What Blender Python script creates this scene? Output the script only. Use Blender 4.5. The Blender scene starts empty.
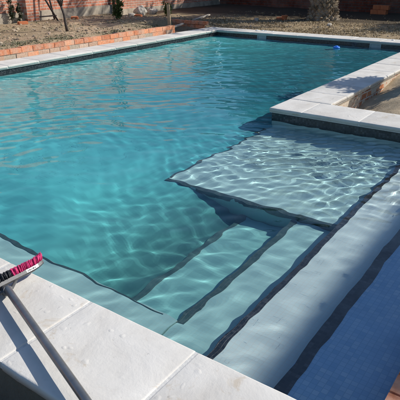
import bpy, bmesh, math, random
from mathutils import Vector, Matrix, noise
R_ = math.radians
rnd = random.Random(7)
S = bpy.context.scene
COL = S.collection

# ------------------------------------------------------------------ helpers
def link(o, parent=None):
    COL.objects.link(o)
    if parent is not None:
        o.parent = parent
    return o

def mesh_obj(name, bm, mat, parent=None, smooth=False):
    me = bpy.data.meshes.new(name)
    bm.normal_update()
    bm.to_mesh(me); bm.free()
    for m in (mat if isinstance(mat, (list, tuple)) else [mat]):
        me.materials.append(m)
    if smooth:
        me.polygons.foreach_set('use_smooth', [True]*len(me.polygons))
    o = bpy.data.objects.new(name, me)
    return link(o, parent)

def thing(name, label, cat, loc=(0, 0, 0), rotz=0.0, group=None):
    o = bpy.data.objects.new(name, None)
    o.empty_display_size = .2
    o.location = loc; o.rotation_euler = (0, 0, rotz)
    link(o)
    o['label'] = label; o['category'] = cat
    if group: o['group'] = group
    return o

def tag(o, label, cat, group=None):
    o['label'] = label; o['category'] = cat
    if group: o['group'] = group
    return o

def struct(o):
    o['kind'] = 'structure'
    return o

def box(bm, x0, x1, y0, y1, z0, z1, mi=0):
    v = [bm.verts.new(p) for p in ((x0,y0,z0),(x1,y0,z0),(x1,y1,z0),(x0,y1,z0),(x0,y0,z1),(x1,y0,z1),(x1,y1,z1),(x0,y1,z1))]
    fs = []
    for q in ((3,2,1,0),(4,5,6,7),(0,1,5,4),(1,2,6,5),(2,3,7,6),(3,0,4,7)):
        f = bm.faces.new([v[i] for i in q]); f.material_index = mi; fs.append(f)
    return v, fs

def tube(bm, pts, radii, seg=8, cap=True, mi=0):
    """tapered tube through points"""
    rings = []
    n = len(pts)
    for i, p in enumerate(pts):
        p = Vector(p)
        a = Vector(pts[max(i-1, 0)]); b = Vector(pts[min(i+1, n-1)])
        d = (b-a).normalized()
        u = d.orthogonal().normalized() if i == 0 else (u - d*u.dot(d)).normalized()
        w = d.cross(u)
        rings.append([bm.verts.new(p + (u*math.cos(2*math.pi*k/seg) + w*math.sin(2*math.pi*k/seg))*radii[i]) for k in range(seg)])
    for i in range(n-1):
        for k in range(seg):
            f = bm.faces.new((rings[i][k], rings[i][(k+1) % seg], rings[i+1][(k+1) % seg], rings[i+1][k])); f.material_index = mi
            f.smooth = True
    if cap:
        bm.faces.new(rings[0][::-1]).material_index = mi
        bm.faces.new(rings[-1]).material_index = mi

def leaf(bm, p, d, up, L, W, mi=0):
    """one folded leaf of two faces"""
    d = d.normalized(); s = d.cross(up)
    if s.length < 1e-3: s = d.orthogonal()
    s.normalize(); n = s.cross(d)
    a = bm.verts.new(p); b = bm.verts.new(p + d*L*.5 + s*W*.5 + n*W*.18)
    c = bm.verts.new(p + d*L - n*L*.1); e = bm.verts.new(p + d*L*.5 - s*W*.5 + n*W*.18)
    f = bm.faces.new((a, b, c)); g = bm.faces.new((a, c, e))
    f.material_index = g.material_index = mi

def rvec(r=rnd):
    while True:
        v = Vector((r.uniform(-1, 1), r.uniform(-1, 1), r.uniform(-1, 1)))
        if .05 < v.length < 1: return v

# ------------------------------------------------------------------ materials
class NT:
    def __init__(s, name):
        s.m = bpy.data.materials.new(name); s.m.use_nodes = True
        s.t = s.m.node_tree; s.t.nodes.clear()
        s.out = s.n('ShaderNodeOutputMaterial')
        s.tc = s.n('ShaderNodeTexCoord')
    def n(s, typ, **kw):
        nd = s.t.nodes.new(typ)
        for k, v in kw.items():
            if k.startswith('i_'):
                nd.inputs[k[2:].replace('_', ' ')].default_value = v
            else: setattr(nd, k, v)
        return nd
    def l(s, a, b): s.t.links.new(a, b)
    def noise(s, scale, detail=4, rough=.55, dist=0, vec=None):
        nd = s.n('ShaderNodeTexNoise', i_Scale=scale, i_Detail=detail, i_Roughness=rough, i_Distortion=dist)
        s.l(vec or s.tc.outputs['Object'], nd.inputs['Vector'])
        return nd.outputs['Fac']
    def ramp(s, fac, stops, interp='LINEAR'):
        nd = s.n('ShaderNodeValToRGB'); cr = nd.color_ramp; cr.interpolation = interp
        while len(cr.elements) < len(stops): cr.elements.new(.5)
        for e, (p, c) in zip(cr.elements, stops):
            e.position = p
            if not isinstance(c, (tuple, list)): c = (c, c, c)
            e.color = (*c[:3], 1)
        s.l(fac, nd.inputs['Fac'])
        return nd.outputs['Color']
    def mix(s, fac, a, b, mode='MIX'):
        nd = s.n('ShaderNodeMix', data_type='RGBA', blend_type=mode)
        for k, v in ((0, fac), (6, a), (7, b)):
            if hasattr(v, 'is_linked') or isinstance(v, bpy.types.NodeSocket): s.l(v, nd.inputs[k])
            else: nd.inputs[k].default_value = v if k == 0 else (*v[:3], 1)
        return nd.outputs[2]
    def math(s, op, a, b=0.0, c=None):
        nd = s.n('ShaderNodeMath', operation=op)
        for k, v in enumerate((a, b) if c is None else (a, b, c)):
            if isinstance(v, bpy.types.NodeSocket): s.l(v, nd.inputs[k])
            else: nd.inputs[k].default_value = v
        return nd.outputs[0]
    def bump(s, h, strength=.5, dist=.01, prev=None):
        nd = s.n('ShaderNodeBump', i_Strength=strength, i_Distance=dist)
        s.l(h, nd.inputs['Height'])
        if prev is not None: s.l(prev, nd.inputs['Normal'])
        return nd.outputs['Normal']
    def mapping(s, scale=(1, 1, 1), rot=(0, 0, 0), loc=(0, 0, 0), src='Object'):
        nd = s.n('ShaderNodeMapping'); nd.inputs['Scale'].default_value = scale
        nd.inputs['Rotation'].default_value = rot; nd.inputs['Location'].default_value = loc
        s.l(s.tc.outputs[src], nd.inputs['Vector']); return nd.outputs['Vector']
    def done(s, col, rough=.8, normal=None, spec=.5, **kw):
        p = s.n('ShaderNodeBsdfPrincipled')
        for k, v in (('Base Color', col), ('Roughness', rough), ('Specular IOR Level', spec)):
            if isinstance(v, bpy.types.NodeSocket): s.l(v, p.inputs[k])
            else: p.inputs[k].default_value = (*v[:3], 1) if k == 'Base Color' else v
        for k, v in kw.items(): p.inputs[k.replace('_', ' ')].default_value = v
        if normal is not None: s.l(normal, p.inputs['Normal'])
        s.l(p.outputs[0], s.out.inputs['Surface']); return s.m

def simple(name, col, rough=.7, var=.25, scale=12, bump=.0, spec=.5, **kw):
    t = NT(name)
    n = t.noise(scale, 5, .6)
    c = t.ramp(n, [(.25, tuple(v*(1-var) for v in col)), (.75, tuple(min(1, v*(1+var)) for v in col))])
    nm = t.bump(n, bump, .01) if bump else None
    return t.done(c, rough, nm, spec, **kw)

def mat_brick(name, plane='YZ', bw=.235, bh=.082, c1=(.36, .12, .07), c2=(.25, .085, .055), mort=(.42, .36, .31), stain=.0, off=(0, 0, 0)):
    t = NT(name)
    sep = t.n('ShaderNodeSeparateXYZ'); t.l(t.tc.outputs['Object'], sep.inputs[0])
    com = t.n('ShaderNodeCombineXYZ')
    t.l(sep.outputs['Y' if plane[0] == 'Y' else 'X'], com.inputs['X']); t.l(sep.outputs['Z'], com.inputs['Y'])
    # slight wander of the courses
    wn = t.n('ShaderNodeTexNoise', i_Scale=3.0, i_Detail=2); t.l(com.outputs[0], wn.inputs['Vector'])
    wob = t.n('ShaderNodeVectorMath', operation='MULTIPLY_ADD'); t.l(wn.outputs['Color'], wob.inputs[0])
    wob.inputs[1].default_value = (.02, .018, 0); t.l(com.outputs[0], wob.inputs[2])
    br = t.n('ShaderNodeTexBrick', offset=.5)
    t.l(wob.outputs[0], br.inputs['Vector'])
    for k, v in (('Scale', 1.0), ('Mortar Size', .011), ('Mortar Smooth', .35), ('Bias', 0), ('Brick Width', bw), ('Row Height', bh)): br.inputs[k].default_value = v
    br.inputs['Color1'].default_value = (*c1, 1); br.inputs['Color2'].default_value = (*c2, 1); br.inputs['Mortar'].default_value = (*mort, 1)
    n1 = t.noise(9, 6, .65); n2 = t.noise(1.1, 3, .5); n3 = t.noise(40, 3, .6)
    c = t.mix(.75, br.outputs['Color'], t.ramp(n1, [(.3, .45), (.7, 1.35)]), 'MULTIPLY')
    c = t.mix(t.ramp(n2, [(.45, 0.), (.75, .45)]), c, (.40, .30, .24))
    if stain: c = t.mix(t.ramp(t.noise(5, 5, .7), [(.44, 0.), (.50, stain)]), c, (.56, .48, .38))
    h = t.math('SUBTRACT', t.math('MULTIPLY', n3, .35), br.outputs['Fac'])
    return t.done(c, .9, t.bump(h, .8, .012), .2)

def mat_tile(name, stops, pitch, grout, gw=.06, rough=.25, gamt=1.0, hue=None, bump=.3, cell=True, tint=None, haze=-2.6, hcol=(.10, .37, .35)):
    """small square mosaic in object space, on any face (box-mapped by the three axes)"""
    t = NT(name)
    sc = t.n('ShaderNodeVectorMath', operation='SCALE'); t.l(t.tc.outputs['Object'], sc.inputs[0]); sc.inputs[3].default_value = 1/pitch
    off = t.n('ShaderNodeVectorMath', operation='ADD'); t.l(sc.outputs[0], off.inputs[0]); off.inputs[1].default_value = (.137, .211, .171)
    fr = t.n('ShaderNodeVectorMath', operation='FRACTION'); t.l(off.outputs[0], fr.inputs[0])
    fl = t.n('ShaderNodeVectorMath', operation='FLOOR'); t.l(off.outputs[0], fl.inputs[0])
    sep = t.n('ShaderNodeSeparateXYZ'); t.l(fr.outputs[0], sep.inputs[0])
    geo = t.n('ShaderNodeNewGeometry'); ab = t.n('ShaderNodeVectorMath', operation='ABSOLUTE'); t.l(geo.outputs['True Normal'], ab.inputs[0])
    sn = t.n('ShaderNodeSeparateXYZ'); t.l(ab.outputs[0], sn.inputs[0])
    g = None
    for ax in 'XYZ':
        d = t.math('ABSOLUTE', t.math('SUBTRACT', sep.outputs[ax], .5))
        e = t.math('GREATER_THAN', d, .5-gw)
        e = t.math('MULTIPLY', e, t.math('LESS_THAN', sn.outputs[ax], .7))
        g = e if g is None else t.math('MAXIMUM', g, e)
    wn = t.n('ShaderNodeTexWhiteNoise', noise_dimensions='3D'); t.l(fl.outputs[0], wn.inputs['Vector'])
    big = t.noise(2.2, 4, .6)
    fac = t.math('ADD', t.math('MULTIPLY', wn.outputs['Value'], .6 if cell else .15), t.math('MULTIPLY', big, .5))
    c = t.ramp(fac, stops)
    c = t.mix(t.math('MULTIPLY', g, gamt), c, grout)
    if tint:      # water tint and haze by depth, painted into the tile colour
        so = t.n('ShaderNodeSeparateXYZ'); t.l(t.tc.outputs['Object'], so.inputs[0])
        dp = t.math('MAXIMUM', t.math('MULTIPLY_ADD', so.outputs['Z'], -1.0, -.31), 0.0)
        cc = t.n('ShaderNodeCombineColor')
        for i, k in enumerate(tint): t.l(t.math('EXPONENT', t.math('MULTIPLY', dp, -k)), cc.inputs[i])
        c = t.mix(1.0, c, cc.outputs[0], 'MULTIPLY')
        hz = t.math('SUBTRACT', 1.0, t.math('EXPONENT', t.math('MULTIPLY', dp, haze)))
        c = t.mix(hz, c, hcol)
    return t.done(c, rough, t.bump(t.math('SUBTRACT', 1.0, g), bump, .003), .5)

# coping stone: pale cast slabs with beige stains, shallow crescents and pits
def mat_coping():
    t = NT('pale cast stone')
    oi = t.n('ShaderNodeObjectInfo')
    sh = t.n('ShaderNodeVectorMath', operation='ADD')
    rs = t.n('ShaderNodeVectorMath', operation='SCALE'); rs.inputs[0].default_value = (13, 7, 3); t.l(oi.outputs['Random'], rs.inputs[3])
    t.l(t.tc.outputs['Object'], sh.inputs[0]); t.l(rs.outputs[0], sh.inputs[1]); V = sh.outputs[0]
    n1 = t.noise(3.2, 6, .62, .4, V); n2 = t.noise(22, 5, .65, .0, V); n3 = t.noise(120, 3, .6, 0, V); n4 = t.noise(7.5, 5, .7, .8, V)
    base = t.ramp(n1, [(.3, (.53, .50, .455)), (.5, (.61, .585, .54)), (.72, (.68, .655, .61))])
    base = t.mix(t.ramp(n4, [(.60, 0.), (.70, .6)]), base, (.47, .39, .29))
    base = t.mix(t.ramp(n2, [(.26, .35), (.38, 0.)]), base, (.46, .43, .38))
    tint = t.math('ADD', .93, t.math('MULTIPLY', oi.outputs['Random'], .12))
    hsv = t.n('ShaderNodeHueSaturation'); t.l(tint, hsv.inputs['Value']); t.l(base, hsv.inputs['Color'])
    # crescents: thin rings of a sparse distorted voronoi
    dv = t.n('ShaderNodeVectorMath', operation='MULTIPLY_ADD')
    nn = t.n('ShaderNodeTexNoise', i_Scale=9.0, i_Detail=2); t.l(V, nn.inputs['Vector'])
    t.l(nn.outputs['Color'], dv.inputs[0]); dv.inputs[1].default_value = (.10, .10, .02); t.l(V, dv.inputs[2])
    vo = t.n('ShaderNodeTexVoronoi', i_Scale=21.0, i_Randomness=1.0); t.l(dv.outputs[0], vo.inputs['Vector'])
    sepc = t.n('ShaderNodeSeparateColor'); t.l(vo.outputs['Color'], sepc.inputs[0])
    ring = t.ramp(vo.outputs['Distance'], [(.12, 1.), (.30, 0.)])
    sep2 = t.n('ShaderNodeSeparateXYZ'); t.l(dv.outputs[0], sep2.inputs[0])
    half = t.ramp(t.noise(6, 1, .5, 0, V), [(.48, 0.), (.56, 1.)])
    cres = t.math('MULTIPLY', t.math('MULTIPLY', ring, half), t.math('GREATER_THAN', sepc.outputs[0], .35))
    pits = t.ramp(n2, [(.24, 0.), (.34, 1.)])
    b = t.bump(n1, .35, .02)
    b = t.bump(n2, .25, .006, b); b = t.bump(pits, .25, .004, b)
    b = t.bump(cres, .38, .005, b); b = t.bump(n3, .25, .0015, b)
    col = hsv.outputs[0]
    return t.done(col, .82, b, .3)

M = {}
M['coping'] = mat_coping()
M['grout'] = simple('pale grout', (.60, .585, .55), .95, .15, 60, .3)
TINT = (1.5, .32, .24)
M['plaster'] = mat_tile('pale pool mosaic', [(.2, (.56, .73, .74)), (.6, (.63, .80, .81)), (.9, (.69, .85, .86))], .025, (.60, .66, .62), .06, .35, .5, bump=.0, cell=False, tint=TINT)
M['blue'] = mat_tile('blue pool mosaic', [(.2, (.21, .45, .72)), (.5, (.25, .50, .76)), (.7, (.28, .53, .78)), (.9, (.36, .60, .81))], .027, (.16, .36, .60), .06, .3, .6, bump=.2)
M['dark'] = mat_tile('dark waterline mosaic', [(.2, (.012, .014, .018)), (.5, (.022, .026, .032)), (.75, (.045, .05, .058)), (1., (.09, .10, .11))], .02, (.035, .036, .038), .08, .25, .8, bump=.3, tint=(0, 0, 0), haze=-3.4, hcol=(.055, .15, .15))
M['brickwall'] = mat_brick('red brickwork with pale mortar', 'YZ', bh=.068, c1=(.64, .25, .155), c2=(.45, .15, .09), mort=(.60, .50, .42))
M['brickfar'] = mat_brick('shaded red brickwork', 'XZ', c1=(.20, .06, .035), c2=(.12, .04, .028), mort=(.13, .10, .085))  # deep shade of the far end mixed into the brick colours
M['planterbrick'] = mat_brick('rough brick lining with smeared mortar', 'YZ', c1=(.52, .21, .10), c2=(.42, .15, .08), mort=(.60, .53, .45), stain=1.0)
M['plinth'] = simple('grey cement plinth', (.40, .345, .275), .95, .45, 4, .6, .2)
M['render_panel'] = simple('old mortar', (.42, .36, .29), .95, .2, 30, .5, .2)
def mat_tinted(name, cols, rough=.9, bump=.5, scale=30):
    """colour per piece from the colour attribute, plus grain"""
    t = NT(name)
    a = t.n('ShaderNodeAttribute', attribute_name='tint')
    sp = t.n('ShaderNodeSeparateColor'); t.l(a.outputs['Color'], sp.inputs[0])
    c = t.ramp(sp.outputs[0], cols)
    n = t.noise(scale, 5, .65); n2 = t.noise(scale*.25, 4, .6)
    c = t.mix(.8, c, t.ramp(n, [(.25, .55), (.7, 1.25)]), 'MULTIPLY')
    c = t.mix(t.ramp(n2, [(.42, 0.), (.68, .55)]), c, (.48, .41, .33))
    return t.done(c, rough, t.bump(n, bump, .006), .2)
M['kerbbrick'] = mat_tinted('orange kerb brick', [(0, (.50, .18, .09)), (.5, (.68, .27, .14)), (1, (.78, .36, .20))])
M['smeared'] = mat_tinted('kerb brick smeared with mortar', [(0, (.46, .30, .21)), (.5, (.56, .38, .28)), (1, (.62, .47, .37))], .95, .8)
M['rubble'] = mat_tinted('mixed earth clods and rubble', [(0, (.22, .155, .10)), (.45, (.36, .27, .18)), (.85, (.46, .37, .26)), (.95, (.46, .22, .13)), (1, (.58, .52, .45))])
M['straw'] = mat_tinted('dry straw coloured grass', [(0, (.15, .11, .06)), (.5, (.36, .27, .15)), (1, (.52, .42, .26))], .8, 0)
M['weed'] = mat_tinted('grey green ground weeds', [(0, (.07, .085, .04)), (.6, (.16, .17, .09)), (1, (.30, .29, .17))], .8, 0)

def mat_ground():
    t = NT('dry garden earth')
    n1 = t.noise(.6, 6, .6); n2 = t.noise(4.5, 6, .7); n3 = t.noise(38, 5, .7)
    sep = t.n('ShaderNodeSeparateXYZ'); t.l(t.tc.outputs['Object'], sep.inputs[0])
    c = t.ramp(n2, [(.25, (.23, .155, .10)), (.5, (.40, .29, .19)), (.75, (.50, .38, .26))])
    c = t.mix(t.ramp(n1, [(.42, 0.), (.62, .75)]), c, (.24, .20, .12))
    # dead grass mat beyond the far coping
    far = t.math('MULTIPLY', t.ramp(t.math('MULTIPLY', sep.outputs['Y'], .05), [(.555, 0.), (.60, 1.)]), t.ramp(n2, [(.35, .2), (.6, .9)]))
    c = t.mix(far, c, t.ramp(n3, [(.3, (.20, .15, .085)), (.7, (.42, .33, .20))]))
    far_shade = t.ramp(t.math('MULTIPLY_ADD', n1, .06, t.math('MULTIPLY', sep.outputs['Y'], .05)), [(.70, 0.), (.745, .92)])  # deep shade under the trees, painted into the far ground
    c = t.mix(far_shade, c, t.ramp(n3, [(.3, (.035, .027, .02)), (.7, (.10, .078, .055))]))
    # earth near the camera is darker
    near = t.ramp(t.math('MULTIPLY', t.math('ADD', sep.outputs['Y'], 4.0), .1), [(.46, 1.), (.51, 0.)])
    c = t.mix(near, c, t.ramp(n3, [(.3, (.045, .036, .03)), (.7, (.10, .08, .065))]))
    b = t.bump(n2, .7, .05); b = t.bump(n3, .8, .012, b)
    return t.done(c, .95, b, .15)
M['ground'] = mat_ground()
def mat_sand():
    t = NT('sandy planter soil')
    n2 = t.noise(6, 6, .7); n3 = t.noise(60, 5, .7)
    c = t.ramp(n2, [(.25, (.33, .25, .16)), (.7, (.52, .42, .29))])
    return t.done(c, .95, t.bump(n3, .7, .01, t.bump(n2, .5, .03)), .15)
M['sand'] = mat_sand()
M['wood'] = simple('weathered timber', (.40, .29, .18), .85, .3, 25, .4)
M['palewood'] = simple('bleached timber', (.55, .49, .40), .85, .2, 25, .4)
M['bark'] = simple('dark bark', (.075, .06, .05), .9, .4, 30, .6)
M['palmbark'] = mat_tinted('palm boots', [(0, (.10, .075, .05)), (.5, (.24, .18, .12)), (1, (.38, .30, .20))], .9, .7)
M['rust'] = simple('dark rusty steel', (.055, .042, .038), .6, .4, 20, .2)
M['terracotta'] = simple('terracotta', (.52, .17, .07), .85, .2, 15, .2)
M['stone'] = simple('pale rubble stone', (.46, .42, .36), .95, .3, 14, .6)
M['white'] = simple('white plastic', (.72, .74, .74), .4, .06, 20)
M['skim'] = simple('grey skimmer plastic', (.34, .42, .42), .5, .12, 15)
M['floatblue'] = simple('bright blue plastic', (.04, .22, .78), .35, .15, 20)
M['darkgrey'] = simple('dark grey plastic', (.085, .085, .088), .5, .2, 40, .1)
M['bristle'] = simple('black nylon bristle', (.020, .021, .027), .6, .5, 90, .2)
M['pink'] = simple('magenta nylon bristle', (.62, .035, .16), .5, .35, 90, .2)
M['alu'] = simple('dull anodised pole', (.29, .28, .265), .38, .25, 18, .05, .5, Metallic=.8)
M['housewall'] = simple('white render', (.62, .59, .54), .9, .1, 3, .1, .2)
M['pane'] = simple('dark window glass', (.02, .025, .03), .08, .1, 3)
M['paper'] = simple('white sticker', (.78, .78, .76), .5, .05, 40)
M['ink'] = simple('black ink', (.02, .02, .02), .6, .1, 40)
def mat_leaf(name, a, b, tr=.35):
    t = NT(name)
    oi = t.noise(2.3, 3, .6); n = t.noise(17, 2, .5)
    c = t.ramp(t.math('ADD', t.math('MULTIPLY', oi, .5), t.math('MULTIPLY', n, .5)), [(.35, a), (.65, b)])
    d = t.n('ShaderNodeBsdfPrincipled'); t.l(c, d.inputs['Base Color']); d.inputs['Roughness'].default_value = .55
    tl = t.n('ShaderNodeBsdfTranslucent'); t.l(c, tl.inputs['Color'])
    mx = t.n('ShaderNodeMixShader'); mx.inputs[0].default_value = tr
    t.l(d.outputs[0], mx.inputs[1]); t.l(tl.outputs[0], mx.inputs[2]); t.l(mx.outputs[0], t.out.inputs['Surface'])
    return t.m
M['leaf'] = mat_leaf('green leaves', (.045, .085, .022), (.11, .17, .045))
M['leafdark'] = mat_leaf('dark evergreen leaves', (.014, .026, .012), (.045, .068, .028), .2)
M['frond'] = mat_leaf('palm leaflets', (.04, .07, .025), (.10, .14, .05), .25)

def tint_attr(o, vals):
    """per-face tint in a colour attribute (vals: one number per polygon)"""
    me = o.data
    at = me.color_attributes.new('tint', 'FLOAT_COLOR', 'CORNER')
    buf = []
    for p in me.polygons:
        v = vals[p.index]
        buf += [v, v, v, 1.0]*p.loop_total
    at.data.foreach_set('color', buf)

# ------------------------------------------------------------------ layout (metres; coping top is z = 0)
ZW = -.12                                  # water level
XL, XR = -7.22, -.28                       # pool sides at the coping's inner edge
Y0, Y1 = 1.34, 10.77
PX, PY = -2.63, 4.93                       # corner of the planter that juts into the pool
CW = .50                                   # coping width
OV = .03                                   # overhang

# ------------------------------------------------------------------ water
def water():
    bm = bmesh.new()
    st = .021
    waves = []
    wr = random.Random(11)
    for lam, amp, cnt in ((1.25, .0110, 7), (.72, .0050, 9), (.34, .0028, 9), (.21, .0019, 12), (.125, .0011, 14), (.09, .0005, 14)):
        for k in range(cnt):
            a = R_(122) + wr.gauss(0, .62)
            L = lam*wr.uniform(.8, 1.25)
            waves.append((2*math.pi/L*math.cos(a), 2*math.pi/L*math.sin(a), wr.uniform(0, 6.28), amp*wr.uniform(.4, 1)*.62, 0 if lam > .5 else 1 if lam > .15 else 2))
    def hgt(x, y):
        # calmer over the steps, livelier in the open water
        wx = x + .10*math.sin(y*1.7+.6) + .05*math.sin(x*3.1+y*2.3); wy = y + .12*math.sin(x*1.9) + .05*math.sin(y*3.7-x*1.3)
        h = [0.0, 0.0, 0.0]
        for kx, ky, ph, am, lg in waves:
            v = am*math.sin(kx*wx + ky*wy + ph)
            h[lg] += v
        ss = lambda a, b, t: (lambda q: q*q*(3-2*q))(min(1, max(0, (t-a)/(b-a))))
        g = noise.noise((x*.45, y*.45, 3.1))
        far = min(1, max(0, (-x-1.2)/1.5))
        st_ = ss(-4.3, -3.0, x)*(1-ss(3.15, 3.8, y))         # over the steps
        shf = ss(-2.75, -2.2, x)*ss(3.15, 3.75, y)              # over the shelf
        opn = max(0, 1-st_-shf)
        return h[0]*(.25 + .15*far + .12*g) + h[1]*((.46 + .22*g)*opn + .30*st_ + .42*shf) + h[2]*((.40 + .2*g)*opn + .24*st_ + 1.35*shf)
    x0, x1, y0, y1 = XL-OV, XR+OV, Y0-OV, Y1+OV
    nx = int(round((x1-x0)/st)); ny = int(round((y1-y0)/st))
    xs = [x0 + (x1-x0)*i/nx for i in range(nx+1)]; ys = [y0 + (y1-y0)*j/ny for j in range(ny+1)]
    px, py = PX+OV, PY+OV
    ix = min(range(nx+1), key=lambda i: abs(xs[i]-px)); iy = min(range(ny+1), key=lambda j: abs(ys[j]-py))
    xs[ix] = px; ys[iy] = py
    vs = {}
    for i, x in enumerate(xs):
        for j, y in enumerate(ys):
            if i <= ix or j <= iy: vs[i, j] = bm.verts.new((x, y, ZW + hgt(x, y)))
    for i in range(nx):
        for j in range(ny):
            if i < ix or j < iy:
                bm.faces.new((vs[i, j], vs[i+1, j], vs[i+1, j+1], vs[i, j+1]))
    t = NT('pool water')
    g = t.n('ShaderNodeBsdfGlass'); g.inputs['IOR'].default_value = 1.33; g.inputs['Roughness'].default_value = 0
    g.inputs['Color'].default_value = (1, 1, 1, 1)
    t.l(g.outputs[0], t.out.inputs['Surface'])
    o = mesh_obj('water', bm, t.m, None, True)
    struct(o); o['label'] = 'rippled turquoise water filling the pool'
    o.cycles.is_caustics_caster = True
    return o
water()

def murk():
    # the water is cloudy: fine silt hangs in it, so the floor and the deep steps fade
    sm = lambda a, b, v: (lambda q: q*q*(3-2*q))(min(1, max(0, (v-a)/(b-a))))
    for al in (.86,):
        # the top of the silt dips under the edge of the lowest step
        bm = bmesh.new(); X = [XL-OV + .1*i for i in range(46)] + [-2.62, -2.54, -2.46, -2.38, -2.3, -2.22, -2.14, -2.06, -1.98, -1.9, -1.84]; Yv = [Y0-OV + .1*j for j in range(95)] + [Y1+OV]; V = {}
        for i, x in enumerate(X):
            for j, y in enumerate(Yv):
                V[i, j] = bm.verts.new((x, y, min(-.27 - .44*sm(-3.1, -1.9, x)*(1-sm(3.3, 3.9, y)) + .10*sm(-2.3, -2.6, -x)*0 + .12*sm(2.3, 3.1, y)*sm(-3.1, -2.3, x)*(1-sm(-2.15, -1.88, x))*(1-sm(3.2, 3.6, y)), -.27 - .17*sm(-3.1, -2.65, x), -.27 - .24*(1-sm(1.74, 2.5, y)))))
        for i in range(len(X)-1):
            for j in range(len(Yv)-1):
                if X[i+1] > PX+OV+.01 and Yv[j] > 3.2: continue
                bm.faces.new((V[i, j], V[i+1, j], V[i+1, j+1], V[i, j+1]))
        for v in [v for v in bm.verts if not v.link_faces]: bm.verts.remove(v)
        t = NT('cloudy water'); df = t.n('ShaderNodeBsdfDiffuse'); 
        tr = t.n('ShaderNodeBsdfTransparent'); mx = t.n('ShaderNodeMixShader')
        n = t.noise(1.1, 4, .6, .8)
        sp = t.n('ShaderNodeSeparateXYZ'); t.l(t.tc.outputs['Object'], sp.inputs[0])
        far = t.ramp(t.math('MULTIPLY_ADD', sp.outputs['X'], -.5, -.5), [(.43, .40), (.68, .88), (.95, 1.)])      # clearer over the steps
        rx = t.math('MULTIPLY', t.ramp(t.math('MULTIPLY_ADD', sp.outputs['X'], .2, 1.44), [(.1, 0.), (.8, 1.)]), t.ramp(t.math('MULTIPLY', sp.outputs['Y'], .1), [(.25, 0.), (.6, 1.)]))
        far = t.math('MULTIPLY', far, t.math('MULTIPLY_ADD', rx, -.58, 1.0))      # thinner towards the planter, imitating the shade and dark reflections there
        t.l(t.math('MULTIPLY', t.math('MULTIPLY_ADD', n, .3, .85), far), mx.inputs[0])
        mc = t.mix(t.ramp(t.math('MULTIPLY_ADD', sp.outputs['X'], -.5, -.5), [(.45, 0.), (1.1-.1, 1.)]), (.115, .38, .37), (.115, .62, .65))  # greyer by the steps: the shelf's shadow put into the murk colour
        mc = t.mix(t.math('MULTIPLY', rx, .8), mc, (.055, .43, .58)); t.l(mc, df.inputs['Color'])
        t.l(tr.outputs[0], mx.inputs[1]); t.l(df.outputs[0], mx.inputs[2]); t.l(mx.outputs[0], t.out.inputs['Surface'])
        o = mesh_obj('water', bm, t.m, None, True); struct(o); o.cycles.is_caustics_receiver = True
murk()

# ------------------------------------------------------------------ the pool
pool = thing('swimming_pool', 'L-shaped swimming pool with pale stone coping, dark mosaic bands and submerged steps', 'swimming pool')
def receiver(o):
    o.cycles.is_caustics_receiver = True
    return o
def basin():
    bm = bmesh.new()
    P = [(XL-OV, Y0-OV), (XR+OV, Y0-OV), (XR+OV, PY+OV), (PX+OV, PY+OV), (PX+OV, Y1+OV), (XL-OV, Y1+OV)]
    zb = lambda y: -1.10 - .045*(y-Y0)
    top = [bm.verts.new((x, y, -.042)) for x, y in P]; bot = [bm.verts.new((x, y, zb(y))) for x, y in P]
    n = len(P)
    for i in range(n):
        j = (i+1) % n
        bm.faces.new((top[j], top[i], bot[i], bot[j]))
    a, b, c, d, e, f = bot
    bm.faces.new((a, b, c, d)); bm.faces.new((a, d, e, f))
    return receiver(mesh_obj('basin', bm, M['plaster'], pool))
basin()
def step(name, x0, x1, y0, y1, z, mat, nosing=(), zb=-1.25, w=.04):
    bm = bmesh.new(); box(bm, x0, x1, y0, y1, zb, z)
    o = receiver(mesh_obj(name, bm, mat, pool))
    nb = bmesh.new()
    pr = .004
    for s in nosing:
        if s[0] == 'x': box(nb, x0-pr, x0+w, s[1], s[2], z-.065, z+pr)
        if s[0] == 'y': box(nb, s[1], s[2], y0-pr, y0+.04, z-.065, z+pr)
        if s[0] == 'Y': box(nb, s[1], s[2], y1-w, y1+pr, z-.065, z+pr)
    bmesh.ops.subdivide_edges(nb, edges=[e for e in nb.edges if e.calc_length() > .3], cuts=44, use_grid_fill=True)
    for v in nb.verts:      # chipped, unevenly laid mosaic: the edge wanders
        if name == 'ledge': v.co.y = y1 + (v.co.y-y1)*(1.25 - 1.1*min(1, max(0, (v.co.x+3.4)/1.7)))      # peters out towards the steps
        p = v.co*1.0
        v.co.x += .010*noise.noise(p*9) + .005*noise.noise(p*31); v.co.y += (.026 if name == 'ledge' else .010)*noise.noise(p*9+Vector((7, 3, 1))) + .005*noise.noise(p*31+Vector((7, 3, 1)))
    if nosing: receiver(mesh_obj('nosing', nb, M['dark'], o))
    else: nb.free()
    return o
B0 = Y0-OV; B1 = PY+OV
step('step', -.70, XR+OV-.002, B0+.002, B1-.002, -.165, M['blue'], [('x', B0+.012, B1-.012)], w=.055)
step('step', -1.085, -.704, B0+.002, B1-.002, -.305, M['plaster'], [('x', B0+.012, B1-.012)], w=.034)
step('bathing_shelf', PX+OV+.002-.02, -1.089, 3.15, B1-.002, -.425, M['plaster'], [('x', 3.15+.06, B1-.012), ('y', PX+OV-.022, -1.092)], w=.016)
step('step', -1.43, -1.089, B0+.002, 3.14, -.485, M['plaster'], [('x', B0+.46, 3.138)])
step('step', -1.86, -1.434, 1.78, 3.14, -.665, M['plaster'], [('x', 1.783, 3.138)])
step('step', -2.34, -1.864, 1.78, 3.14, -.845, M['plaster'], [('x', 1.783, 3.138)])
step('ledge', XL-OV+.002, -1.434, B0+.002, 1.776, -.47, M['plaster'], [('Y', XL-OV+.012, -1.52)], w=.022)

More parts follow.
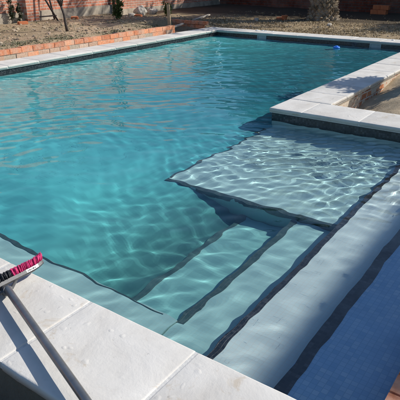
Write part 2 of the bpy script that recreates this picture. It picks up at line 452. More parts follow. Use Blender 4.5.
# dark mosaic band at the waterline, 3 mm proud of the wall
bm = bmesh.new(); q = .004; zt, zb_ = -.0425, -.205
box(bm, XL-OV, XL-OV+q, B0+q, Y1+OV-q, zb_, zt)
box(bm, XL-OV, PX+OV, Y1+OV-q, Y1+OV, zb_, zt)
box(bm, XL-OV, -.705, B0, B0+q, zb_, zt)
box(bm, PX+OV-q, PX+OV, PY+OV, Y1+OV-q, zb_, zt)
box(bm, PX+OV-q, -.705, B1-q, B1, zb_, zt)
receiver(mesh_obj('waterline_tiles', bm, M['dark'], pool))

# coping slabs
def slab(x0, x1, y0, y1, seed):
    r = random.Random(seed)
    bm = bmesh.new()
    cx, cy = (x0+x1)/2, (y0+y1)/2
    g = .0035
    box(bm, x0-cx+g, x1-cx-g, y0-cy+g, y1-cy-g, -.040, 0)
    bmesh.ops.bevel(bm, geom=[e for e in bm.edges if any(v.co.z > -.01 for v in e.verts)], offset=.011, segments=3, affect='EDGES', profile=.6)
    bmesh.ops.subdivide_edges(bm, edges=[e for e in bm.edges if e.calc_length() > .2], cuts=5, use_grid_fill=True)
    for v in bm.verts:      # hand cast: edges wander a millimetre or two
        p = Vector((v.co.x+cx, v.co.y+cy, v.co.z))
        v.co += Vector((noise.noise(p*9+Vector((5, 0, 0))), noise.noise(p*9+Vector((0, 7, 0))), .5*noise.noise(p*6+Vector((0, 0, 9)))))*.0028
    o = mesh_obj('coping_slab', bm, M['coping'], pool, True)
    o.location = (cx, cy, r.uniform(-.0012, .0012))
    o.rotation_euler = (r.gauss(0, .0012), r.gauss(0, .0012), 0)
sd = 0
def run(a0, a1, n0, pitch, fn):
    global sd
    a = n0
    while a > a0 + 1e-6: a -= pitch
    while a < a1 - .02:
        b = a + pitch
        lo, hi = max(a, a0), min(b, a1)
        if hi-lo > .06: sd += 1; fn(lo, hi, sd)
        a = b
run(XL-CW, 1.4, -.98, .595, lambda a, b, s: slab(a, b, Y0-CW, Y0, s))
run(XL-CW, 1.4, XL+.3, .595, lambda a, b, s: slab(a, b, Y1, Y1+CW, s))
run(Y0, Y1, 2.0, .595, lambda a, b, s: slab(XL-CW, XL, a, b, s))
slab(PX, -2.25, PY, PY+CW, 901)
run(-2.25, 1.4, -1.64, .61, lambda a, b, s: slab(a, b, PY, PY+CW, s))
run(PY+CW, Y1, 5.9, .595, lambda a, b, s: slab(PX, PX+CW, a, b, s))
gb = bmesh.new(); e = .008; zg_ = -.0035
box(gb, XL-CW+e, 1.4-e, Y0-CW+e, Y0-e, -.05, zg_)
box(gb, XL-CW+e, 1.4-e, Y1+e, Y1+CW-e, -.05, zg_)
box(gb, XL-CW+e, XL-e, Y0-e, Y1+e, -.05, zg_-.001)
box(gb, PX+e, 1.4-e, PY+e, PY+CW-e, -.05, zg_)
box(gb, PX+e, PX+CW-e, PY+CW-e, Y1+e, -.05, zg_-.001)
mesh_obj('grout_joints', gb, M['grout'], pool)
# brick foundation under the near coping, the planter lining, and the bare brick edge on the right
fb = bmesh.new(); box(fb, XL-CW+.03, 1.37, Y0-CW+.03, Y0-OV-.005, -.6, -.0515); mesh_obj('footing', fb, M['planterbrick'], pool)
fb = bmesh.new(); box(fb, XL-CW+.03, XL-OV-.005, Y0-.035, Y1+.03, -.6, -.052); box(fb, XL-CW+.03, 1.37, Y1+OV+.005, Y1+CW-.03, -.6, -.0515); mesh_obj('footing', fb, M['plinth'], pool)
fb = bmesh.new(); box(fb, PX+OV+.005, PX+CW-.03, PY+CW-.03, Y1+OV, -.6, -.052); box(fb, PX+OV+.005, 1.37, PY+OV+.005, PY+CW-.032, -.6, -.0525)
mesh_obj('planter_lining', fb, M['planterbrick'], pool)
fb = bmesh.new()
y = Y0+.004; tv = []
while y < PY-.1:
    v, f = box(fb, XR-.012, XR+.11, y, y+.10, -.30, -.004+rnd.uniform(-.003, .003)); y += .112; tv += [rnd.random()*.6]*6
box(fb, XR, XR+.10, Y0, PY, -.3, -.015); tv += [.35]*6
o = mesh_obj('brick_edge', fb, M['kerbbrick'], pool); tint_attr(o, tv)

# skimmers in the far band
def skimmer(x):
    bm = bmesh.new(); yb = Y1+OV-q
    w, h0, h1 = .115, -.185, -.050
    for a in ((x-w, x-w+.022, h0, h1), (x+w-.022, x+w, h0, h1), (x-w+.022, x+w-.022, h1-.02, h1), (x-w+.022, x+w-.022, h0, h0+.02)):
        box(bm, a[0], a[1], yb-.014, yb+.001, a[2], a[3])
    o = mesh_obj('skimmer', bm, M['skim'], pool)
    bm = bmesh.new(); box(bm, x-w+.024, x+w-.024, yb-.006, yb+.002, h0+.022, h1-.022)
    mesh_obj('flap', bm, M['skim'], o)
skimmer(-6.02); skimmer(-3.44)

# ------------------------------------------------------------------ ground
def smooth(a, b, t):
    t = min(1, max(0, (t-a)/(b-a))); return t*t*(3-2*t)
def zground(x, y):
    n = noise.noise((x*.9, y*.9, .3))*.035 + noise.noise((x*3.1, y*3.1, 4.2))*.014
    z = -.02
    if y > .84:
        left = smooth(-7.75, -8.3, x)*(1-smooth(10.9, 12.2, y)*.75)
        z = -.03 + left*(.155 + .018*max(0, -8-x)) + smooth(11.3, 12.2, y)*.03
        z += n*(.35 + .65*smooth(-7.8, -8.6, x))
        if -8.75 < x < -7.7 and 9.85 < y < 11.0: z = -.10   # the dug-out notch at the end of the brick kerb
        if x > -.16 and y < 11: z = -.05 + n*.3
    else:
        z = -.15 + .165*smooth(.80, .35, y) + n*.25*smooth(.84, .2, y)
    return z
def rng(a, b, s):
    n = max(1, int(round((b-a)/s))); return [a+(b-a)*i/n for i in range(n)]
GX0, GX1, GY0, GY1 = XL-CW+.012, 1.38, Y0-CW+.012, Y1+CW-.012
xs = [-300, -120, -60, -30, -20] + rng(-15, GX0, .10) + rng(GX0, GX1, .14) + rng(GX1, 6, .3) + [6, 12, 25, 60, 120, 300]
ys = [-300, -120, -60, -25, -10] + rng(-4, -.6, .3) + rng(-.6, GY0, .06) + rng(GY0, GY1, .10) + rng(GY1, 18, .10) + [18, 22, 30, 60, 120, 300]
bm = bmesh.new(); V = {}
for i, x in enumerate(xs):
    for j, y in enumerate(ys):
        far = max(abs(x+4)-14, abs(y-7)-14, 0)
        V[i, j] = bm.verts.new((x, y, zground(x, y) if far == 0 else zground(max(-15, min(6, x)), max(-4, min(18, y)))))
for i in range(len(xs)-1):
    for j in range(len(ys)-1):
        cx, cy = (xs[i]+xs[i+1])/2, (ys[j]+ys[j+1])/2
        if GX0 < cx < GX1 and GY0 < cy < GY1: continue
        bm.faces.new((V[i, j], V[i+1, j], V[i+1, j+1], V[i, j+1]))
for v in [v for v in bm.verts if not v.link_faces]: bm.verts.remove(v)
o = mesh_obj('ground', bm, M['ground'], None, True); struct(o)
# right of the steps, level with the brick edge
bm = bmesh.new(); vv = [bm.verts.new(p) for p in ((XR+.1, Y0-.01, -.045), (1.39, Y0-.01, -.045), (1.39, PY+.01, -.045), (XR+.1, PY+.01, -.045))]; bm.faces.new(vv)
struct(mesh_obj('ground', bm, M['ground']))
# soil in the planter: a slope that rises to the right
bm = bmesh.new(); X = rng(PX+CW-.035, 1.39, .07)+[1.39]; Y = rng(PY+CW-.035, Y1+.03, .07)+[Y1+.03]; V = {}
for i, x in enumerate(X):
    for j, y in enumerate(Y):
        z = -.27 + .25*smooth(-2.3, -1.15, x + .33*(y-6.2)) + .05*noise.noise((x*2.2, y*2.2, 8)) + .02*noise.noise((x*8, y*8, 2))
        V[i, j] = bm.verts.new((x, y, min(z, -.03)))
for i in range(len(X)-1):
    for j in range(len(Y)-1): bm.faces.new((V[i, j], V[i+1, j], V[i+1, j+1], V[i, j+1]))
struct(mesh_obj('planter_soil', bm, M['sand'], None, True))

# ------------------------------------------------------------------ brick kerb along the left bed
def kerb():
    t = thing('brick_kerb', 'low orange brick kerb holding back the earth along the left coping', 'kerb', (0, 0, 0))
    bm = bmesh.new(); tv = []
    r = random.Random(5)
    x0, x1 = -7.905, -7.80
    yend = 9.9
    for row, (z0, z1) in enumerate(((-.03, .052), (.063, .142))):
        y = -.8 if row == 0 else -.68
        while y < yend-.02:
            L = .225 if row == 1 else .225
            y2 = min(y+L, yend)
            dx = r.gauss(0, .003)
            n0 = len(bm.verts)
            v, f = box(bm, x0+dx, x1+dx-(.004 if row == 0 else 0), y, y2, z0, z1 + r.gauss(0, .003), 1 if row == 0 and r.random() < .7 else 0)
            k = r.random()
            tv += [k]*6
            y = y2+.011
    y = 9.95
    o = mesh_obj('bricks', bm, [M['kerbbrick'], M['smeared']], t); tint_attr(o, tv)
    bm = bmesh.new(); box(bm, x0+.008, x1-.008, -.8, yend-.005, -.1, .132); mesh_obj('mortar', bm, M['render_panel'], t)
    bm = bmesh.new(); tv = []
    for row, (z0, z1) in enumerate(((-.03, .052), (.063, .142))):
        x = -7.80 if row == 0 else -7.69
        while x > -8.7:
            box(bm, x-.225, x, 11.0+r.gauss(0, .003), 11.10, z0, z1); tv += [r.random()*.5]*6; x -= .236
    o = mesh_obj('return_bricks', bm, M['kerbbrick'], t); tint_attr(o, tv)
kerb()

# ------------------------------------------------------------------ brick garden wall on the left
WX = -11.15
def wall():
    t = thing('garden_wall', 'long sunlit red brick garden wall on a grey cement plinth', 'wall', (0, 0, 0))
    y0, y1 = -6, 11.55
    bm = bmesh.new(); box(bm, WX-.24, WX, y0, y1, .40, 2.4); mesh_obj('brickwork', bm, M['brickwall'], t)
    bm = bmesh.new(); box(bm, WX-.26, WX+.035, y0, y1+.01, -.1, .405)
    bmesh.ops.bevel(bm, geom=bm.edges[:], offset=.012, segments=2, affect='EDGES')
    mesh_obj('plinth', bm, M['plinth'], t)
    bm = bmesh.new(); box(bm, WX+.002, WX+.13, 8.33, 8.68, -.1, 2.45); mesh_obj('pilaster', bm, M['brickwall'], t)
    bm = bmesh.new(); box(bm, WX-.28, WX+.04, y0, y1, 2.402, 2.46); mesh_obj('wall_cap', bm, M['plinth'], t)
    t2 = thing('garden_wall', 'weathered stretch of brick wall in shade beyond the drainpipes', 'wall', (0, 0, 0))
    bm = bmesh.new(); box(bm, WX-.64, WX-.40, 11.57, 17.3, -.1, 2.4); mesh_obj('brickwork', bm, M['brickwall'], t2)
    bm = bmesh.new(); box(bm, WX-.66, WX-.36, 11.565, 17.28, -.12, .22); mesh_obj('plinth', bm, M['plinth'], t2)
    t3 = thing('garden_wall', 'dark shaded brick wall across the far end behind the palm', 'wall', (0, 0, 0))
    bm = bmesh.new(); box(bm, WX-.4, 9, 17.4, 17.64, -.1, 2.5); mesh_obj('brickwork', bm, M['brickfar'], t3)
    bm = bmesh.new(); box(bm, WX-.42, 9.02, 17.36, 17.68, 2.502, 2.56); mesh_obj('wall_cap', bm, M['plinth'], t3)
wall()
# drainpipes at the end of the wall
for k, yy in enumerate((11.30, 11.48)):
    bm = bmesh.new(); tube(bm, [(WX+.09, yy, .1), (WX+.09, yy, 2.4)], [.035, .035], 10)
    for z in (.5, 1.3, 2.1): tube(bm, [(WX+.09, yy, z), (WX+.09, yy, z+.04)], [.048, .048], 10)
    o = mesh_obj('drainpipe', bm, M['rust'])
    tag(o, ('dark drainpipe on the brick wall, nearer of the pair left of the green plant', 'dark drainpipe at the very end of the sunlit brick wall')[k], 'pipe', 'dark drainpipes at the wall end')

# ------------------------------------------------------------------ vegetation
def zg(x, y): return zground(x, y)
def bare_tree():
    x, y = -8.95, 7.72
    z = zg(x, y)
    t = thing('young_tree', 'thin bare young tree forking into a Y in the left bed', 'tree', (x, y, z-.03))
    bm = bmesh.new()
    tube(bm, [(0, 0, 0), (-.02, -.01, .18), (-.05, .0, .36), (-.10, -.01, .52)], [.034, .028, .026, .024], 8)
    mesh_obj('trunk', bm, M['bark'], t)
    bm = bmesh.new(); r = random.Random(3)
    def br(p, d, L, rad, lev):
        pts = [p]; rr = [rad]
        for k in range(4):
            d = (d + rvec(r)*.18).normalized(); p = p + d*L/4; pts.append(p); rr.append(rad*(1-.16*(k+1)))
        tube(bm, pts, rr, 6)
        if lev < 3:
            for k in range(3): br(pts[2+k % 3], (d + rvec(r)*.8 + Vector((0, 0, .3))).normalized(), L*.62, rad*.5, lev+1)
    for d in ((-.42, -.18, 1), (.05, .16, 1), (.16, .05, 1), (-.2, .05, 1)):
        br(Vector((-.10, -.01, .50)), Vector(d).normalized(), .95, .017, 0)
    mesh_obj('branches', bm, M['bark'], t)
bare_tree()

def shrub(name, label, x, y, h, w, nleaf, mat, seed, lf=.06, group=None, cat='shrub', z=None, stems=5, zmin=.12, cone=False):
    r = random.Random(seed)
    t = thing(name, label, cat, (x, y, (zg(x, y) if z is None else z)-.02), 0, group)
    sb = bmesh.new(); lb = bmesh.new(); tips = []
    for k in range(stems):
        a = r.uniform(0, 6.28); sp = w*r.uniform(.25, 1)
        p = Vector((0, 0, 0)); pts = [p]; n = 5; hh = h*r.uniform(.7, 1)
        for i in range(1, n+1):
            f = i/n
            pts.append(Vector((math.cos(a)*sp*f**1.3*(.4 if cone else 1), math.sin(a)*sp*f**1.3*(.4 if cone else 1), hh*f)) + rvec(r)*w*.08)
        rad = max(.006, h*.012)
        tube(sb, pts, [rad*(1-.75*i/n) for i in range(n+1)], 6)
        tips += [(q, i/n) for i, q in enumerate(pts) if i/n >= zmin]
    clumps = [(tips[r.randrange(len(tips))][0] + rvec(r)*w*.35) for _ in range(max(6, nleaf//14))]
    for k in range(nleaf):
        c = clumps[r.randrange(len(clumps))]
        p = c + rvec(r)*w*.24
        if cone and Vector((p.x, p.y, 0)).length > w*(1.05-p.z/h*.8): continue
        if p.z < h*.05: continue
        d = (rvec(r) + Vector((p.x, p.y, .25)).normalized()*.6)
        leaf(lb, p, d, Vector((0, 0, 1))+rvec(r)*.7, lf*r.uniform(.7, 1.3), lf*r.uniform(.4, .6))
    mesh_obj('stems', sb, M['bark'], t); mesh_obj('foliage', lb, mat, t)
    return t
shrub('leafy_shrub', 'small bright green shrub standing before the end of the brick wall', -9.95, 10.25, .62, .24, 620, M['leaf'], 21, .07)
shrub('leafy_shrub', 'low green plant in the shade left of the wooden post', -10.2, 12.6, .45, .22, 420, M['leaf'], 22, .07)
shrub('leafy_shrub', 'narrow dark shrub against the plinth, above the loose brick', WX+.12, 7.9, .62, .14, 420, M['leafdark'], 23, .05, cone=True)  # stands in for a plant's shadow on the wall
shrub('leafy_shrub', 'narrow dark shrub by the plinth just left of the brick pilaster', WX+.12, 8.12, .50, .12, 360, M['leafdark'], 24, .05, cone=True)  # second stand-in for a shadow on the wall
# unseen building, added out of frame to shade the top step
def added_house():
    t = thing('house', 'plain two storey house with white walls and tiled roof right of the pool', 'house', (0, 0, 0))
    x0, x1, y0, y1, h = 5.6, 13.0, 8.05, 17.0, 6.55
    bm = bmesh.new(); box(bm, x0, x1, y0, y1, -.3, h); mesh_obj('wall', bm, M['housewall'], t)
    bm = bmesh.new(); e = .12
    v = [bm.verts.new(p) for p in ((x0-e, y0-e, h+.003), (x1+e, y0-e, h+.003), (x1+e, y1+e, h+.003), (x0-e, y1+e, h+.003), (x0-e, y0-e, h+.12), (x1+e, y0-e, h+.12), (x1+e, y1+e, h+.12), (x0-e, y1+e, h+.12), ((x0+x1)/2, y0+3.2, h+1.7), ((x0+x1)/2, y1-3.2, h+1.7))]
    for q in ((3, 2, 1, 0), (0, 1, 5, 4), (1, 2, 6, 5), (2, 3, 7, 6), (3, 0, 4, 7), (4, 5, 8), (5, 6, 9, 8), (6, 7, 9), (7, 4, 8, 9)): bm.faces.new([v[i] for i in q])
    mesh_obj('roof', bm, M['terracotta'], t)
    for yy in (9.2, 12.0, 14.8):
        for zz in (1.0, 4.1):
            bm = bmesh.new()
            for b_ in ((yy-.55, yy-.47, zz, zz+1.3), (yy+.47, yy+.55, zz, zz+1.3), (yy-.47, yy+.47, zz+1.22, zz+1.3), (yy-.47, yy+.47, zz, zz+.08), (yy-.03, yy+.03, zz+.08, zz+1.22)):
                box(bm, x0-.05, x0+.03, b_[0], b_[1], b_[2], b_[3])
            w = mesh_obj('window', bm, M['white'], t)
            bm = bmesh.new(); box(bm, x0-.012, x0+.02, yy-.468, yy+.468, zz+.082, zz+1.218); mesh_obj('pane', bm, M['pane'], w)
added_house()
shrub('planter_shrub', 'leafy shrub growing in the planter right of the frame', -1.28, 7.75, 1.45, .40, 3200, M['leaf'], 51, .08, z=-.08, stems=7, zmin=.6)  # out of view, added to cast the leafy shadow on the coping

def palm():
    x, y = -6.12, 14.35
    t = thing('palm_tree', 'stout palm with diamond patterned trunk behind the far coping', 'palm tree', (x, y, zg(x, y)-.04))
    bm = bmesh.new(); tv = []
    H = 3.3
    def rad(z): return .37*(1.12 - .22*min(1, z/.5) + .10*math.sin(z*1.2)) if z > .12 else .37*(1.25-.8*z)
    zs = [i*.1 for i in range(int(H*10)+1)]
    tube(bm, [(0, 0, z) for z in zs], [rad(z)*.93 for z in zs], 24); tv += [.1]*len(bm.faces)
    r = random.Random(8); row = 0; z = .04
    while z < H:
        nb = 17
        for k in range(nb):
            a = 2*math.pi*(k + .5*(row % 2) + r.gauss(0, .09))/nb
            o = Vector((math.cos(a), math.sin(a), 0)); s = Vector((-math.sin(a), math.cos(a), 0)); R0 = rad(z)*.93
            w = math.pi*R0/nb*.95; hh = .068*r.uniform(.9, 1.1)
            c = o*(R0+.0)+Vector((0, 0, z))
            tip = bm.verts.new(c + o*r.uniform(.03, .10) + s*r.gauss(0, .02) + Vector((0, 0, r.uniform(-.01, .07))))
            qd = [bm.verts.new(c + s*w - o*.01), bm.verts.new(c + Vector((0, 0, hh))), bm.verts.new(c - s*w - o*.01), bm.verts.new(c - Vector((0, 0, hh)))]
            kk = r.random()
            for i in range(4): bm.faces.new((qd[i], qd[(i+1) % 4], tip)); tv.append(kk)
            if r.random() < .35:      # loose fibres
                f0 = c + o*.03; leaf(bm, f0, o*.6+Vector((0, 0, -1))+rvec(r)*.6, s, r.uniform(.05, .14), .008); tv += [.3, .3]
        z += .066; row += 1
    o = mesh_obj('trunk', bm, M['palmbark'], t); tint_attr(o, tv)
    for k in range(38):
        fb = bmesh.new()
        a = k*2.39996; el = R_(80 - 2.35*k); L = r.uniform(2.1, 2.7)
        d = Vector((math.cos(a)*math.cos(el), math.sin(a)*math.cos(el), math.sin(el)))
        p = Vector((math.cos(a)*.15, math.sin(a)*.15, H-.05)); pts = [p]; n = 16
        for i in range(n):
            d = (d + Vector((0, 0, -.085))).normalized(); p = p + d*L/n; pts.append(p)
        tube(fb, pts, [.022*(1-.85*i/n) for i in range(n+1)], 5)
        for i in range(2, n):
            dd = (pts[i+1]-pts[i]).normalized(); sd_ = dd.cross(Vector((0, 0, 1))).normalized(); up = sd_.cross(dd)
            for j in range(3):
                pp = pts[i].lerp(pts[i+1], j/3)
                for s in (-1, 1):
                    q = (i+j/3)/n
                    leaf(fb, pp, dd*.75+sd_*s+up*.25+rvec(r)*.12, up, .52*math.sin(math.pi*min(1, .18+q*.8)), .035)
        mesh_obj('frond', fb, M['frond'], t)
palm()

def big_tree(x, y, h, w, n, seed, label):
    r = random.Random(seed)
    t = thing('evergreen_tree', label, 'tree', (x, y, -.1), 0, 'trees behind the far wall')
    bm = bmesh.new(); lb = bmesh.new(); tips = []
    tube(bm, [(0, 0, 0), (.05, 0, h*.25), (0, .05, h*.5), (.03, 0, h*.8)], [.2, .16, .12, .05], 10)
    for k in range(16):
        z0 = h*r.uniform(.22, .75); a = r.uniform(0, 6.28); L = w*r.uniform(.6, 1)*(1.1-z0/h*.6)
        p1 = Vector((math.cos(a)*L*.5, math.sin(a)*L*.5, z0+h*.06)); p2 = Vector((math.cos(a)*L, math.sin(a)*L, z0+h*.13+r.uniform(0, .3)))
        tube(bm, [(0, 0, z0), p1, p2], [.07, .045, .015], 6); tips += [p1, p2, p1.lerp(p2, .5), Vector((0, 0, h*.85))]
    cl = [tips[r.randrange(len(tips))] + rvec(r)*w*.3 for _ in range(90)]
    for k in range(n):
        c = cl[r.randrange(len(cl))]; p = c + rvec(r)*w*.2
        leaf(lb, p, rvec(r)+Vector((0, 0, .2)), rvec(r), .20*r.uniform(.7, 1.3), .11)
    mesh_obj('trunk', bm, M['bark'], t); mesh_obj('crown', lb, M['leafdark'], t)
for k, (x, y, h, w, lab) in enumerate(((-9.6, 19.4, 6.0, 2.2, 'dense evergreen tree behind the left half of the far wall'), (-5.6, 19.7, 6.6, 2.3, 'dense evergreen tree behind the far wall beyond the palm'),
                                       (-4.1, 18.7, 6.2, 1.5, 'narrow evergreen tree behind the right half of the far wall'), (1.5, 18.9, 6.2, 2.2, 'dense evergreen tree behind the far wall, right of the narrow one'), (4.6, 18.9, 6.4, 2.2, 'dense evergreen tree behind the far right end of the wall'))):
    big_tree(x, y, h, w, 5200, 60+k, lab)

# ------------------------------------------------------------------ loose things on the ground
def post():
    x, y = -8.02, 9.98
    bm = bmesh.new(); box(bm, -.035, .035, -.028, .028, -.2, .48)
    bmesh.ops.bevel(bm, geom=bm.edges[:], offset=.005, segments=1, affect='EDGES')
    o = mesh_obj('wooden_post', bm, M['wood']); o.location = (x, y, .1); o.rotation_euler = (R_(-2), R_(-3), R_(20))
    tag(o, 'short upright wooden post at the end of the brick kerb', 'post')
post()
bm = bmesh.new(); a = Vector((-8.15, 10.15, zg(-8.2, 10.15)+.14)); b = Vector((-8.95, 12.95, zg(-8.95, 12.95)+.09))
d = (b-a); box(bm, -.03, .03, 0, d.length, -.015, .015)
o = mesh_obj('timber_batten', bm, M['palewood']); o.location = a; o.rotation_euler = d.to_track_quat('Y', 'Z').to_euler(); tag(o, 'long pale timber batten lying behind the wooden post', 'timber')

# leaning trestle against the wall
def trestle():
    t = thing('leaning_trestle', 'dark rusty metal frame leaning on the brick wall left of the bare tree', 'trestle', (0, 0, 0))
    A = Vector((-10.62, 8.92, .15)); B = Vector((WX+.05, 8.55, 1.35)); C = Vector((-10.85, 9.0, .15)); D = Vector((WX+.05, 8.98, 1.35))
    for p, q_ in ((A, B), (C, D)):
        bm = bmesh.new(); tube(bm, [p, q_], [.022, .022], 8); mesh_obj('leg', bm, M['rust'], t)
    for f in (.13, .55):
        bm = bmesh.new(); p = A.lerp(B, f); tube(bm, [p + Vector((-.05, -.42, .0)), p + Vector((0, .05, .0))] if f < .2 else [p, C.lerp(D, f)], [.016, .016], 6); mesh_obj('crossbar', bm, M['rust'], t)
trestle()

def rock(name, label, x, y, s, mat, seed, z=None, flat=.6, group=None, cat='stone'):
    r = random.Random(seed); bm = bmesh.new()
    bmesh.ops.create_icosphere(bm, subdivisions=3, radius=1)
    off = rvec(r)*20
    for v in bm.verts:
        c = v.co.copy(); k = 1 + .35*noise.noise(c*1.3+off) + .15*noise.noise(c*3.2+off)
        v.co = Vector((c.x*s, c.y*s*r.uniform(.98, 1.02)*.8, c.z*s*flat))*k
    o = mesh_obj(name, bm, mat, None, False)
    o.location = (x, y, (zg(x, y) if z is None else z) + s*flat*.45); o.rotation_euler = (0, 0, r.uniform(0, 6))
    return tag(o, label, cat, group)
def brick(label, x, y, rz, tilt=0, s=1.0, z=None):
    bm = bmesh.new(); box(bm, -.11*s, .11*s, -.055, .055, 0, .07)
    bmesh.ops.bevel(bm, geom=bm.edges[:], offset=.008, segments=2, affect='EDGES')
    o = mesh_obj('loose_brick', bm, M['terracotta']); o.location = (x, y, (zg(x, y) if z is None else z)-.005); o.rotation_euler = (tilt, 0, rz)
    tag(o, label, 'brick', 'loose bricks on the earth')
brick('loose red brick lying by the plinth below the narrow dark shrub', -10.72, 7.95, 1.3)
brick('loose red brick by the plinth right of the bare tree', -10.75, 9.55, .7, .1, .8)
brick('fallen brick in shade beyond the green shrub', -10.7, 11.9, .2, .2)
rock('rubble_stone', 'large pale stone at the foot of the shaded wall', -11.15, 12.5, .2, M['stone'], 1, group='rubble stones', flat=.9)
rock('rubble_stone', 'pale stone leaning beside the larger one at the shaded wall', -11.05, 12.95, .15, M['stone'], 2, group='rubble stones', flat=.9)
rock('rubble_stone', 'grey stone lying between the green shrub and the pale rubble', -11.0, 11.95, .11, M['stone'], 3, group='rubble stones')
rock('earth_clod', 'dark lump of earth on the bed just behind the brick kerb', -8.08, 8.25, .085, M['bark'], 4, cat='clod')
rock('rubble_stone', 'small pale stone on dry grass right of the palm', -5.35, 13.0, .07, M['stone'], 5, group='rubble stones')
rock('rubble_stone', 'pale stone on the grass left of the flower pot', -7.55, 13.2, .08, M['stone'], 6, group='rubble stones')
for k, (x, y, s) in enumerate(((-6.33, 11.12, .045), (-6.22, 11.18, .035), (-6.12, 11.14, .04), (-3.2, 11.1, .035), (-5.95, 11.17, .03))):
    rock('plaster_scrap', ('largest white plaster scrap on the far coping', 'small white plaster scrap second from the left on the far coping', 'white plaster scrap in the middle of the far coping row',
                           'lone white plaster scrap at the right of the far coping', 'smallest white plaster scrap on the far coping')[k], x, y, s, M['white'], 20+k, z=-.002, flat=.35, group='plaster scraps on the far coping', cat='plaster scrap')

def flowerpot():
    x, y = -6.98, 13.75
    t = thing('flower_pot', 'small orange terracotta pot standing left of the palm', 'flower pot', (x, y, zg(x, y)-.005))
    def lathe(name, prof, mat):
        bm = bmesh.new(); n = 20; rings = []
        for (r_, z) in prof: rings.append([bm.verts.new((r_*math.cos(6.28318*k/n), r_*math.sin(6.28318*k/n), z)) for k in range(n)])
        for i in range(len(rings)-1):
            for k in range(n): bm.faces.new((rings[i][k], rings[i][(k+1) % n], rings[i+1][(k+1) % n], rings[i+1][k])).smooth = True
        bm.faces.new(rings[0][::-1]); bm.faces.new(rings[-1])
        mesh_obj(name, bm, mat, t)
    lathe('pot', [(.055, 0), (.075, .12), (.068, .12), (.060, .09)], M['terracotta'])
    lathe('rim', [(.075, .10), (.086, .10), (.088, .135), (.080, .137), (.0705, .1205)], M['terracotta'])
    lathe('soil', [(.064, .094), (.062, .105)], M['bark'])
flowerpot()
brick('loose red brick lying beside the terracotta pot', -7.16, 13.85, .4)
# stacked orange bricks in the shade far right
for k in range(4):
    a, b = k % 2, k//2
    bm = bmesh.new(); box(bm, -.12, .12, -.10, .10, 0, .13); bmesh.ops.bevel(bm, geom=bm.edges[:], offset=.006, segments=1, affect='EDGES')
    o = mesh_obj('hollow_block', bm, M['terracotta']); o.location = (-5.55+a*.26+b*.05, 16.95-a*.04+b*.02, zg(-5.5, 16.95)+b*.133-.004); o.rotation_euler = (0, 0, .12-.2*a+.1*b)
    tag(o, '%s orange hollow block of the stack in shade by the far wall, %s column' % (('bottom', 'top')[b], ('left', 'right')[a]), 'building block', 'orange blocks stacked in the shade')

# floating dispenser
def pool_float():
    t = thing('pool_float', 'small bright blue float drifting near the far coping', 'float', (-4.05, 10.3, ZW)); t.scale = (.78, .78, .78)
    bm = bmesh.new(); n, m = 24, 10; V = {}
    for i in range(n):
        for j in range(m):
            a, b = 2*math.pi*i/n, 2*math.pi*j/m; r_ = .062+.026*math.cos(b)
            V[i, j] = bm.verts.new((r_*math.cos(a), r_*math.sin(a), .012+.026*math.sin(b)))
    for i in range(n):
        for j in range(m): bm.faces.new((V[i, j], V[(i+1) % n, j], V[(i+1) % n, (j+1) % m], V[i, (j+1) % m])).smooth = True
    mesh_obj('ring', bm, M['floatblue'], t)
    bm = bmesh.new(); tube(bm, [(0, 0, -.10), (0, 0, .02), (0, 0, .05), (0, 0, .056)], [.04, .04, .038, .03], 20); mesh_obj('canister', bm, M['floatblue'], t)
pool_float()

